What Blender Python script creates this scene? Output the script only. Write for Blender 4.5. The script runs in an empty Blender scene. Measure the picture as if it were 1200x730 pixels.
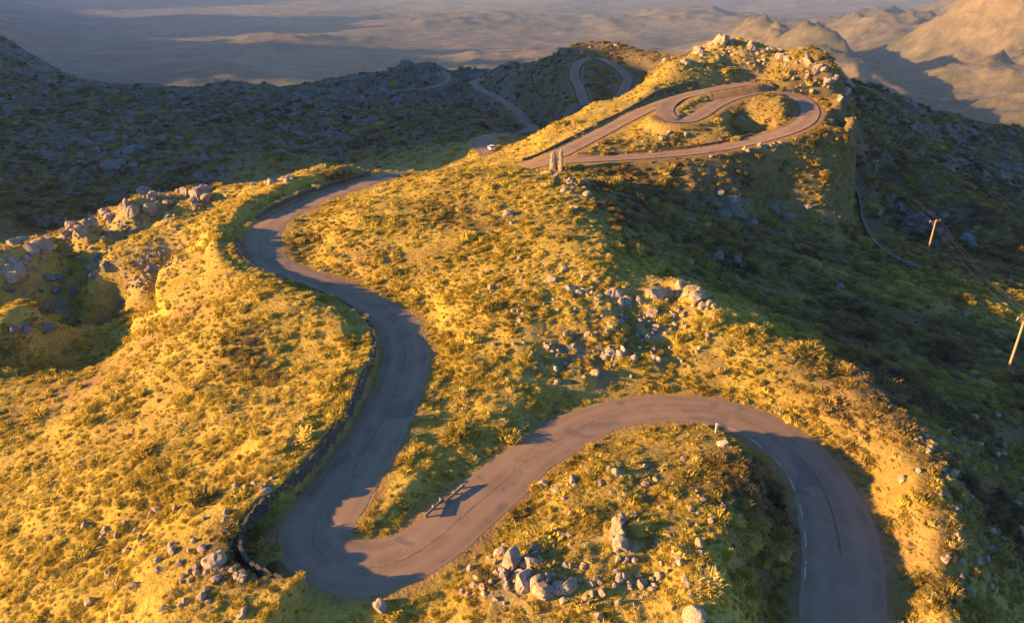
import bpy, math, random
import numpy as np
from mathutils import Vector, Matrix

R = math.radians
rng = np.random.default_rng(7)
random.seed(7)
scene = bpy.context.scene
COL = scene.collection

# ------------------------------------------------------------------ camera
CAM_H, PITCH, FOC = 44.0, R(25.0), 850.0          # height, tilt down, focal length in px of a 1200 px frame
cam_d = bpy.data.cameras.new('camera')
cam_d.sensor_width = 36.0
cam_d.lens = 36.0 * FOC / 1200.0
cam_d.clip_start = 0.5
cam_d.clip_end = 60000.0
cam = bpy.data.objects.new('camera', cam_d)
cam.location = (0, 0, CAM_H)
cam.rotation_euler = (math.pi / 2 - PITCH, 0, 0)
COL.objects.link(cam)
scene.camera = cam

# ------------------------------------------------------------------ light
SUN_EL = R(12.0)
HAZE = 6e-5
SUN_AZ_TRAVEL = np.array([1.0, 0.20])              # horizontal direction the light travels
world = bpy.data.worlds.new('World')
scene.world = world
world.use_nodes = True
wn = world.node_tree
wn.nodes.clear()
sky = wn.nodes.new('ShaderNodeTexSky')
sky.sky_type = 'NISHITA'
sky.sun_disc = False
sky.sun_elevation = SUN_EL
sky.sun_rotation = math.atan2(-SUN_AZ_TRAVEL[0], -SUN_AZ_TRAVEL[1])
sky.altitude = 1200
sky.dust_density = 0.2
sky.ozone_density = 5.5
bg = wn.nodes.new('ShaderNodeBackground')
bg.inputs[1].default_value = 0.075
wo = wn.nodes.new('ShaderNodeOutputWorld')
wn.links.new(sky.outputs[0], bg.inputs[0])
wn.links.new(bg.outputs[0], wo.inputs[0])

sun_d = bpy.data.lights.new('sun', 'SUN')
sun_d.energy = 5.0
sun_d.angle = R(0.55)
sun_d.color = (1.0, 0.54, 0.16)
sun = bpy.data.objects.new('sun', sun_d)
tv = Vector((SUN_AZ_TRAVEL[0], SUN_AZ_TRAVEL[1], 0)).normalized()
tv = (tv * math.cos(SUN_EL) + Vector((0, 0, -math.sin(SUN_EL)))).normalized()
sun.rotation_euler = tv.to_track_quat('-Z', 'Y').to_euler()
sun.location = (-200, -40, 120)
COL.objects.link(sun)

vs = scene.view_settings
vs.view_transform = 'Standard'
vs.look = 'None'
vs.gamma = 1.0
vs.exposure = 2.2
vs.use_curve_mapping = False
scene.render.engine = 'CYCLES'
cy = scene.cycles
cy.use_denoising = True
cy.max_bounces = 5
cy.diffuse_bounces = 3
cy.glossy_bounces = 2
cy.transmission_bounces = 2
cy.volume_bounces = 1
cy.sample_clamp_indirect = 4.0

# ------------------------------------------------------------------ helpers
SP, CP = math.sin(PITCH), math.cos(PITCH)
def ray(px, py):
    u, v = (px - 600.0) / FOC, (py - 365.0) / FOC
    return u, CP - v * SP, -SP - v * CP            # world direction per unit depth
def PZ(px, py, z):                                  # pixel at a known height
    u, dy, dz = ray(px, py)
    t = (z - CAM_H) / dz
    return (u * t, dy * t, z)
def PY(px, py, y):                                  # pixel at a known distance along the ground
    u, dy, dz = ray(px, py)
    t = y / dy
    return (u * t, y, CAM_H + dz * t)

_tab = np.random.default_rng(3).random((8, 256, 256))
def vnoise(x, y, k=0):
    x = np.asarray(x, float); y = np.asarray(y, float)
    xi = np.floor(x).astype(int); yi = np.floor(y).astype(int)
    fx = x - xi; fy = y - yi
    fx = fx * fx * fx * (fx * (fx * 6 - 15) + 10); fy = fy * fy * fy * (fy * (fy * 6 - 15) + 10)
    t = _tab[k % 8]
    a = t[xi & 255, yi & 255]; b = t[(xi + 1) & 255, yi & 255]
    c = t[xi & 255, (yi + 1) & 255]; d = t[(xi + 1) & 255, (yi + 1) & 255]
    return (a * (1 - fx) + b * fx) * (1 - fy) + (c * (1 - fx) + d * fx) * fy
def fbm(x, y, scale, octs=5, k=0, gain=0.5):
    s = 0.0; a = 1.0; n = 0.0; f = 1.0 / scale
    for o in range(octs):
        ca, sa = math.cos(o * 1.1), math.sin(o * 1.1)
        s = s + a * (vnoise((x * ca - y * sa) * f + 17.3 * o, (x * sa + y * ca) * f + 9.1 * o, k + o) * 2 - 1)
        n += a; a *= gain; f *= 2.03
    return s / n
def ridged(x, y, scale, octs=5, k=0):
    s = 0.0; a = 1.0; n = 0.0; f = 1.0 / scale
    for o in range(octs):
        ca, sa = math.cos(o * 0.9), math.sin(o * 0.9)
        v = vnoise((x * ca - y * sa) * f + 3.3 * o, (x * sa + y * ca) * f + 5.1 * o, k + o) * 2 - 1
        s = s + a * (1 - np.abs(v)) ** 2
        n += a; a *= 0.5; f *= 2.1
    return s / n
def sstep(a, b, x):
    t = np.clip((x - a) / (b - a), 0, 1)
    return t * t * (3 - 2 * t)

def link(o, parent=None):
    COL.objects.link(o)
    if parent is not None:
        o.parent = parent
    return o
def mesh_np(name, v, f, mat=None, smooth=False):
    me = bpy.data.meshes.new(name)
    v = np.asarray(v, np.float32); f = np.asarray(f, np.int32)
    k = f.shape[1]
    me.vertices.add(len(v)); me.vertices.foreach_set('co', v.ravel())
    me.loops.add(f.size); me.loops.foreach_set('vertex_index', f.ravel())
    me.polygons.add(len(f))
    me.polygons.foreach_set('loop_start', np.arange(len(f), dtype=np.int32) * k)
    me.polygons.foreach_set('use_smooth', np.full(len(f), smooth))
    me.update(calc_edges=True)
    if mat: me.materials.append(mat)
    return me
def tag(o, label=None, cat=None, group=None, kind=None):
    if label: o['label'] = label
    if cat: o['category'] = cat
    if group: o['group'] = group
    if kind: o['kind'] = kind
    return o
def empty(name, loc, rz=0.0):
    o = bpy.data.objects.new(name, None)
    o.location = loc; o.rotation_euler = (0, 0, rz)
    o.empty_display_size = 0.3
    return link(o)
class MB:
    def __init__(s): s.v = []; s.f = []
    def quadgrid(s, rings, closed=True, caps=True):
        n = len(rings[0]); b = len(s.v)
        for r in rings: s.v += [tuple(p) for p in r]
        for i in range(len(rings) - 1):
            for j in range(n if closed else n - 1):
                s.f.append((b + i * n + j, b + i * n + (j + 1) % n, b + (i + 1) * n + (j + 1) % n, b + (i + 1) * n + j))
        if caps and closed:
            s.f.append(tuple(b + j for j in range(n))[::-1])
            s.f.append(tuple(b + (len(rings) - 1) * n + j for j in range(n)))
    def box(s, c, d, rz=0.0, jit=0.0):
        cx, cy_, cz = c; ca, sa = math.cos(rz), math.sin(rz); b = len(s.v)
        for sz in (-1, 1):
            for sx, sy in ((-1, -1), (1, -1), (1, 1), (-1, 1)):
                x, y, z = sx * d[0] / 2, sy * d[1] / 2, sz * d[2] / 2
                if jit:
                    x += random.uniform(-jit, jit); y += random.uniform(-jit, jit); z += random.uniform(-jit, jit)
                s.v.append((cx + x * ca - y * sa, cy_ + x * sa + y * ca, cz + z))
        for q in ((3, 2, 1, 0), (4, 5, 6, 7), (0, 1, 5, 4), (1, 2, 6, 5), (2, 3, 7, 6), (3, 0, 4, 7)):
            s.f.append(tuple(b + i for i in q))
    def tube(s, pts, rad, n=8):
        rings = []
        P = [Vector(p) for p in pts]
        for i, p in enumerate(P):
            t = (P[min(i + 1, len(P) - 1)] - P[max(i - 1, 0)]).normalized()
            up = Vector((0, 0, 1)) if abs(t.z) < 0.9 else Vector((1, 0, 0))
            a = t.cross(up).normalized(); b_ = a.cross(t)
            r = rad[i] if hasattr(rad, '__len__') else rad
            rings.append([p + (a * math.cos(2 * math.pi * j / n) + b_ * math.sin(2 * math.pi * j / n)) * r for j in range(n)])
        s.quadgrid(rings)
    def build(s, name, mat, parent=None, smooth=False):
        me = bpy.data.meshes.new(name); me.from_pydata(s.v, [], s.f); me.update()
        if smooth:
            for p in me.polygons: p.use_smooth = True
        if mat: me.materials.append(mat)
        return link(bpy.data.objects.new(name, me), parent)

# ------------------------------------------------------------------ materials
class NT:
    def __init__(s, name):
        s.m = bpy.data.materials.new(name); s.m.use_nodes = True
        s.t = s.m.node_tree; s.t.nodes.clear()
        s.out = s.new('ShaderNodeOutputMaterial')
    def new(s, typ, **kw):
        n = s.t.nodes.new(typ)
        for k, v in kw.items(): setattr(n, k, v)
        return n
    def l(s, a, b): s.t.links.new(a, b)
    def noise(s, scale, detail=4, rough=0.55, vec=None, dist=0.0):
        n = s.new('ShaderNodeTexNoise')
        n.inputs['Scale'].default_value = scale; n.inputs['Detail'].default_value = detail
        n.inputs['Roughness'].default_value = rough; n.inputs['Distortion'].default_value = dist
        if vec is not None: s.l(vec, n.inputs['Vector'])
        return n.outputs['Fac']
    def ramp(s, fac, stops, interp='LINEAR'):
        r = s.new('ShaderNodeValToRGB'); r.color_ramp.interpolation = interp
        el = r.color_ramp.elements
        while len(el) < len(stops): el.new(0.5)
        for e, (p, c) in zip(el, stops):
            e.position = p; e.color = c if len(c) == 4 else (*c, 1)
        s.l(fac, r.inputs[0]); return r.outputs[0]
    def mix(s, fac, a, b, mode='MIX'):
        n = s.new('ShaderNodeMix', data_type='RGBA', blend_type=mode)
        for i, x in ((0, fac), (6, a), (7, b)):
            if isinstance(x, (int, float)): n.inputs[i].default_value = x
            elif isinstance(x, tuple): n.inputs[i].default_value = (*x, 1) if len(x) == 3 else x
            else: s.l(x, n.inputs[i])
        return n.outputs[2]
    def math(s, op, a, b=None):
        n = s.new('ShaderNodeMath', operation=op)
        for i, x in ((0, a), (1, b)):
            if x is None: continue
            if isinstance(x, (int, float)): n.inputs[i].default_value = x
            else: s.l(x, n.inputs[i])
        return n.outputs[0]
    def attr(s, name, typ='GEOMETRY'):
        n = s.new('ShaderNodeAttribute', attribute_type=typ); n.attribute_name = name
        return n.outputs['Fac']
    def pos(s): return s.new('ShaderNodeNewGeometry').outputs['Position']
    def obj(s): return s.new('ShaderNodeTexCoord').outputs['Object']
    def finish(s, col, rough=0.9, bump=None, bs=0.5, bd=0.1, spec=0.2, metal=0.0, trans=None):
        p = s.new('ShaderNodeBsdfPrincipled')
        if isinstance(col, tuple): p.inputs['Base Color'].default_value = (*col, 1)
        else: s.l(col, p.inputs['Base Color'])
        if isinstance(rough, (int, float)): p.inputs['Roughness'].default_value = rough
        else: s.l(rough, p.inputs['Roughness'])
        p.inputs['Specular IOR Level'].default_value = spec
        p.inputs['Metallic'].default_value = metal
        if bump is not None:
            b = s.new('ShaderNodeBump'); b.inputs['Strength'].default_value = bs; b.inputs['Distance'].default_value = bd
            s.l(bump, b.inputs['Height']); s.l(b.outputs[0], p.inputs['Normal'])
        sh = p.outputs[0]
        if trans is not None:
            tr = s.new('ShaderNodeBsdfTranslucent'); s.l(col, tr.inputs[0])
            mx = s.new('ShaderNodeMixShader'); mx.inputs[0].default_value = trans
            s.l(sh, mx.inputs[1]); s.l(tr.outputs[0], mx.inputs[2]); sh = mx.outputs[0]
        s.l(sh, s.out.inputs['Surface'])
        return s.m

def mat_hillside():
    n = NT('hillside_grass'); p = n.pos()
    big = n.noise(0.035, 5, 0.6, p); mid = n.noise(0.35, 5, 0.65, p); fine = n.noise(2.6, 4, 0.7, p)
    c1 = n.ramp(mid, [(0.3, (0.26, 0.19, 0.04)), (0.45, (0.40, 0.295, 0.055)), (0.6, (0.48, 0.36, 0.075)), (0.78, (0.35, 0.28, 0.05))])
    c2 = n.ramp(mid, [(0.3, (0.06, 0.045, 0.032)), (0.55, (0.12, 0.088, 0.056)), (0.75, (0.185, 0.135, 0.085))])  # olive patches, toned dark and neutral to carry the shade of dark slopes
    g = n.mix(n.attr('olive_and_shade'), c1, c2)
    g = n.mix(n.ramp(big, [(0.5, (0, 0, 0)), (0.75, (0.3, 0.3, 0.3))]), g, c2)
    g = n.mix(n.ramp(fine, [(0.35, (0.35, 0.35, 0.35)), (0.6, (0, 0, 0))]), g, (0.05, 0.042, 0.014))
    dirt = n.ramp(n.noise(0.8, 6, 0.65, p), [(0.3, (0.17, 0.10, 0.05)), (0.7, (0.30, 0.185, 0.095))])
    g = n.mix(n.attr('dirt'), g, dirt)
    vor = n.new('ShaderNodeTexVoronoi'); vor.inputs['Scale'].default_value = 0.45; n.l(p, vor.inputs['Vector'])
    rockc = n.ramp(n.noise(0.5, 7, 0.7, p), [(0.3, (0.07, 0.063, 0.058)), (0.52, (0.19, 0.17, 0.155)), (0.7, (0.34, 0.31, 0.28))])
    rm = n.math('MULTIPLY', n.attr('rock'), n.ramp(n.noise(0.11, 8, 0.78, p, 0.8), [(0.47, (0, 0, 0)), (0.57, (1, 1, 1))]))
    g = n.mix(rm, g, rockc)
    h = n.math('ADD', n.math('MULTIPLY', mid, 0.6), n.math('MULTIPLY', fine, 0.35))
    return n.finish(g, 0.95, h, 1.0, 0.55, 0.1)
def mat_valley():
    n = NT('valley_scrub'); p = n.pos()
    a = n.noise(0.0016, 6, 0.62, p); b = n.noise(0.011, 7, 0.68, p); c = n.noise(0.05, 5, 0.7, p)
    g = n.ramp(b, [(0.3, (0.06, 0.056, 0.028)), (0.5, (0.145, 0.118, 0.065)), (0.7, (0.22, 0.175, 0.105))])
    g2 = n.ramp(b, [(0.3, (0.035, 0.04, 0.02)), (0.7, (0.10, 0.095, 0.05))])
    g = n.mix(n.ramp(a, [(0.42, (0, 0, 0)), (0.6, (0.8, 0.8, 0.8))]), g, g2)
    g = n.mix(n.ramp(c, [(0.55, (0, 0, 0)), (0.72, (0.55, 0.55, 0.55))]), g, (0.26, 0.23, 0.20))
    h = n.math('ADD', n.math('MULTIPLY', b, 1.0), n.math('MULTIPLY', c, 0.35))
    return n.finish(g, 0.95, h, 0.7, 9.0, 0.1)
def mat_tussock():
    n = NT('tussock_grass')
    t = n.attr('tint', 'INSTANCER'); o = n.attr('green_and_shade', 'INSTANCER')
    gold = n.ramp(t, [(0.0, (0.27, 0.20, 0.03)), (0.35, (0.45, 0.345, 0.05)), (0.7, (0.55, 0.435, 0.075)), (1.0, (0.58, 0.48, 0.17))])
    grn_and_shade = n.ramp(t, [(0.0, (0.058, 0.045, 0.027)), (0.4, (0.15, 0.108, 0.045)), (0.75, (0.255, 0.18, 0.06)), (1.0, (0.33, 0.24, 0.10))])  # dull tussocks, with the tone of shaded slopes put into their colour
    c = n.mix(o, gold, grn_and_shade)
    return n.finish(c, 0.85, spec=0.15, trans=0.3)
def mat_rock(name, stops, lichen=0.35):
    n = NT(name); p = n.pos()
    a = n.noise(0.9, 7, 0.65, p); b = n.noise(4.5, 6, 0.7, p); d = n.noise(0.35, 4, 0.6, p)
    c = n.ramp(a, stops)
    c = n.mix(n.ramp(b, [(0.35, (0.6, 0.6, 0.6)), (0.52, (0, 0, 0))]), c, (0.07, 0.062, 0.055))
    c = n.mix(n.ramp(d, [(0.5, (0, 0, 0)), (0.66, (lichen, lichen, lichen))]), c, (0.19, 0.15, 0.06))
    h = n.math('ADD', n.math('MULTIPLY', a, 0.7), n.math('MULTIPLY', b, 0.4))
    return n.finish(c, 0.92, h, 0.9, 0.25, 0.2)
def mat_asphalt():
    n = NT('worn_asphalt'); p = n.pos()
    a = n.noise(0.35, 6, 0.6, p); f = n.noise(9.0, 4, 0.7, p); st = n.noise(0.09, 4, 0.55, p)
    ac = n.attr('across')                              # -1..1 over the road width
    wheel = n.ramp(n.math('ABSOLUTE', ac), [(0.0, (0.13, 0.13, 0.13)), (0.10, (0, 0, 0)), (0.28, (0.0, 0.0, 0.0)), (0.42, (0.5, 0.5, 0.5)), (0.58, (0.5, 0.5, 0.5)), (0.74, (0.0, 0.0, 0.0)), (1, (0.0, 0.0, 0.0))])
    c = n.ramp(a, [(0.3, (0.20, 0.132, 0.08)), (0.5, (0.245, 0.165, 0.102)), (0.7, (0.285, 0.20, 0.128))])
    c = n.mix(wheel, c, (0.30, 0.215, 0.145))
    seam = n.ramp(n.math('ABSOLUTE', n.math('SUBTRACT', ac, 0.045)), [(0.0, (0.75, 0.75, 0.75)), (0.02, (0.75, 0.75, 0.75)), (0.035, (0, 0, 0))])
    c = n.mix(n.math('MULTIPLY', seam, n.ramp(st, [(0.4, (0, 0, 0)), (0.55, (0.8, 0.8, 0.8))])), c, (0.035, 0.034, 0.035))
    patch = n.ramp(n.noise(0.22, 3, 0.4, p, 1.2), [(0.62, (0, 0, 0)), (0.65, (0.55, 0.55, 0.55))])
    c = n.mix(patch, c, (0.12, 0.105, 0.095))
    vo = n.new('ShaderNodeTexVoronoi', feature='DISTANCE_TO_EDGE'); vo.inputs['Scale'].default_value = 0.33
    wv = n.new('ShaderNodeVectorMath', operation='ADD'); nz = n.new('ShaderNodeTexNoise'); nz.inputs['Scale'].default_value = 0.8; n.l(p, nz.inputs['Vector']); n.l(p, wv.inputs[0]); n.l(nz.outputs['Color'], wv.inputs[1]); n.l(wv.outputs[0], vo.inputs['Vector'])
    crack = n.math('MULTIPLY', n.ramp(vo.outputs['Distance'], [(0.0, (.6, .6, .6)), (0.006, (0.5, 0.5, 0.5)), (0.014, (0, 0, 0))]), n.ramp(n.noise(0.12, 3, 0.5, p), [(0.52, (0, 0, 0)), (0.66, (0.6, 0.6, 0.6))]))
    c = n.mix(crack, c, (0.06, 0.05, 0.045))
    edge = n.ramp(n.math('ADD', n.math('ABSOLUTE', ac), n.math('MULTIPLY', a, 0.22)), [(0.98, (0, 0, 0)), (1.08, (0.85, 0.85, 0.85))])
    c = n.mix(edge, c, (0.26, 0.19, 0.115))
    c = n.mix(n.ramp(f, [(0.4, (0.25, 0.25, 0.25)), (0.6, (0, 0, 0))]), c, (0.06, 0.057, 0.055))
    return n.finish(c, 0.85, f, 0.35, 0.02, 0.3)
def mat_paint(name, col, wear=0.5):
    n = NT(name); p = n.pos()
    w = n.ramp(n.noise(1.6, 6, 0.7, p), [(wear - 0.08, (0, 0, 0)), (wear + 0.08, (1, 1, 1))])
    return n.finish(n.mix(w, (0.14, 0.13, 0.12), col), 0.8)
def mat_plain(name, col, rough=0.6, scale=6.0, var=0.3, spec=0.3, metal=0.0):
    n = NT(name); o = n.obj()
    f = n.noise(scale, 5, 0.6, o)
    c = n.ramp(f, [(0.3, tuple(x * (1 - var) for x in col)), (0.7, tuple(min(1, x * (1 + var)) for x in col))])
    return n.finish(c, rough, f, 0.2, 0.02, spec, metal)

M_HILL, M_VAL, M_TUS, M_ASPH = mat_hillside(), mat_valley(), mat_tussock(), mat_asphalt()
M_ROCK = mat_rock('pale_granite', [(0.3, (0.17, 0.135, 0.10)), (0.5, (0.33, 0.262, 0.195)), (0.7, (0.44, 0.355, 0.27))])
M_ROCKG = mat_rock('shade_grey_granite', [(0.3, (0.09, 0.085, 0.08)), (0.5, (0.17, 0.16, 0.15)), (0.7, (0.26, 0.245, 0.23))], 0.5)  # granite toned darker and greyer for boulders lying in shade
M_WALL = mat_rock('mortared_stone', [(0.3, (0.06, 0.05, 0.04)), (0.5, (0.105, 0.088, 0.07)), (0.7, (0.17, 0.14, 0.11))], 0.3)
M_YEL = mat_paint('faded_yellow_paint', (0.34, 0.265, 0.13), 0.5)
M_WHT = mat_paint('worn_white_paint', (0.42, 0.40, 0.37), 0.45)
M_WOOD = mat_plain('weathered_timber', (0.34, 0.24, 0.16), 0.85, 9, 0.35)
M_CERAM = mat_plain('ceramic', (0.45, 0.42, 0.38), 0.3, 9, 0.1, 0.5)
M_WIRE = mat_plain('aluminium_wire', (0.16, 0.16, 0.17), 0.5, 4, 0.1, 0.5, 0.6)

# ------------------------------------------------------------------ roads: pixel, height, left verge
HW = 3.35
def catmull(P, step=0.5):
    P = np.asarray(P, float)
    P = np.vstack([2 * P[0] - P[1], P, 2 * P[-1] - P[-2]])
    out = []
    for i in range(1, len(P) - 2):
        p0, p1, p2, p3 = P[i - 1:i + 3]
        n = max(2, int(np.linalg.norm((p2 - p1)[:3]) / 0.25))
        t = np.linspace(0, 1, n, endpoint=False)[:, None]
        out.append(0.5 * (2 * p1 + (p2 - p0) * t + (2 * p0 - 5 * p1 + 4 * p2 - p3) * t * t + (3 * p1 - p0 - 3 * p2 + p3) * t ** 3))
    out.append(P[-2][None]); Q = np.vstack(out)
    s = np.concatenate([[0], np.cumsum(np.linalg.norm(np.diff(Q[:, :2], axis=0), axis=1))])
    S = np.arange(0, s[-1], step)
    return np.stack([np.interp(S, s, Q[:, k]) for k in range(Q.shape[1])], 1)
def road_path(pts):
    W = []
    for p in pts:
        if p[0] == 'w': W.append((p[1], p[2], p[3], p[4] if len(p) > 4 else 0))
        elif p[0] == 'y':
            q = PY(p[1], p[2], p[3]); W.append((*q, 0))
        else:
            q = PZ(p[0], p[1], p[2]); W.append((*q, p[3] if len(p) > 3 else 0))
    return catmull(W)
# fourth number: width of the verge on the left before the retaining wall (0 = no wall)
MAIN = [(984, 860, -1.8), (985, 790, -1.6), (987, 730, -1.3), (988, 690, -1.2), (986, 640, -1.0), (973, 590, -.7), (950, 548, -.4), (915, 515, -.2),
        (875, 493, 0), (830, 481, .1), (780, 478, .1), (730, 483, .1), (685, 497, .1), (650, 517, .1), (615, 540, .1), (585, 567, .1),
        (553, 594, .1), (512, 630, .1), (473, 654, .1, 0), (432, 664, .1, 0), (396, 659, .15, 0), (374, 642, .2, 3.0), (370, 622, .35, 2.6), (388, 592, .6, 1.0),
        (422, 542, .9, .5), (455, 483, 1.4, .5), (475, 430, 2.0, .7), (474, 399, 2.4, .6), (457, 371, 2.8, .5), (415, 347, 3.2, .4),
        (360, 326, 3.7, .4), (322, 310, 4.1, .4), (308, 294, 4.5, .5), (309, 277, 4.9, .5), (320, 261, 5.2, .3), (348, 244, 5.6, .3),
        (388, 227, 6.0, .3), (438, 211, 6.3, .3), ('w', -25, 156, 4.6), ('w', -20, 172, 0.4), ('w', -13, 190, -3.0), ('y', 576, 186, 206), ('y', 569, 174, 218),
        ('y', 566, 164, 232), ('y', 577, 159, 242), ('y', 592, 157, 247), ('w', 3, 275, -11), ('w', 9, 305, -14), ('y', 618, 145, 340),
        ('y', 606, 131, 370), ('y', 584, 115, 430), ('y', 560, 103, 470), ('y', 555, 97, 500), ('y', 566, 92, 520)]
HILL = [('w', -6, 152, 5.0), ('w', 1, 152, 6.4), (650, 190, 7.8), (690, 187, 8.4), (760, 183, 9.0), (830, 176, 9.9), (885, 165, 11.0), (925, 153, 12.2), (946, 140, 13.3), (948, 125, 14.6),
        (932, 113, 15.6), (900, 108, 16.0), (868, 112, 15.6), (840, 122, 14.8), (818, 136, 13.8), (800, 142, 13.5), (785, 139, 13.8), (779, 128, 14.4), (790, 117, 15.2), (815, 110, 16.0), (850, 105, 16.6), (885, 98, 17.4)]
STRAIGHT = [('w', 1, 152, 6.4), (650, 183, 8.2, .4), (690, 163, 10.0, .4), (730, 142, 12.0, .4), (765, 125, 13.9, .4), (800, 112, 15.6, .4), (835, 105, 16.6, .4), (870, 99, 17.3, .4)]
LOOP = [('y', 686, 124, 290), ('y', 683, 116, 298), ('y', 679, 104, 310), ('y', 673, 90, 326), ('y', 676, 77, 340), ('y', 690, 69, 350), ('y', 707, 71, 346), ('y', 722, 79, 336), ('y', 735, 91, 322), ('y', 732, 104, 310), ('y', 724, 118, 298), ('y', 718, 126, 290)]
SPUR = [('y', 470, 106, 470), ('y', 500, 104, 480), ('y', 520, 99, 492), ('y', 525, 92, 505), ('y', 520, 84, 525)]
ROADS = [('road', road_path(MAIN)), ('road', road_path(HILL)), ('road', road_path(STRAIGHT)), ('road', road_path(LOOP)), ('road', road_path(SPUR))]
TRACK = road_path([(1002, 188, -1.5), (1008, 212, -3.4), (1016, 240, -5.2), (1025, 270, -6.4), (1045, 296, -7.0), (1075, 311, -7.2), (1100, 322, -7.3)])
_mw = ROADS[0][1]
def _near(px, py, z, n=460):
    q = np.array(PZ(px, py, z)[:2]); return int(np.argmin(((_mw[:n, :2] - q) ** 2).sum(1)))
_wk = [(0, 3.2), (_near(985, 640, -1), 3.2), (_near(915, 515, -.2), 3.0), (_near(850, 484, 0), 2.65), (_near(730, 483, .1), 2.6), (_near(615, 540, .1), 2.75), (_near(512, 630, .1), 2.85), (_near(396, 659, .15), 2.9), (_near(388, 592, .6), 3.0), (_near(475, 430, 2.), 2.85), (_near(415, 347, 3.2), 2.55), (_near(309, 280, 4.9), 2.8), (_near(438, 211, 6.3), 2.5), (len(_mw), 2.6)]
MAINW = np.interp(np.arange(len(_mw)), [a for a, b in _wk], [b for a, b in _wk])
def frame(P):
    t = np.gradient(P[:, :2], axis=0); t /= np.linalg.norm(t, axis=1)[:, None] + 1e-9
    return t, np.stack([-t[:, 1], t[:, 0]], 1)          # tangent, left normal
def smooth1(a, n):
    k = np.ones(n) / n
    return np.convolve(np.pad(a, n // 2, mode='edge'), k, mode='same')[n // 2: n // 2 + len(a)]

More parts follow.
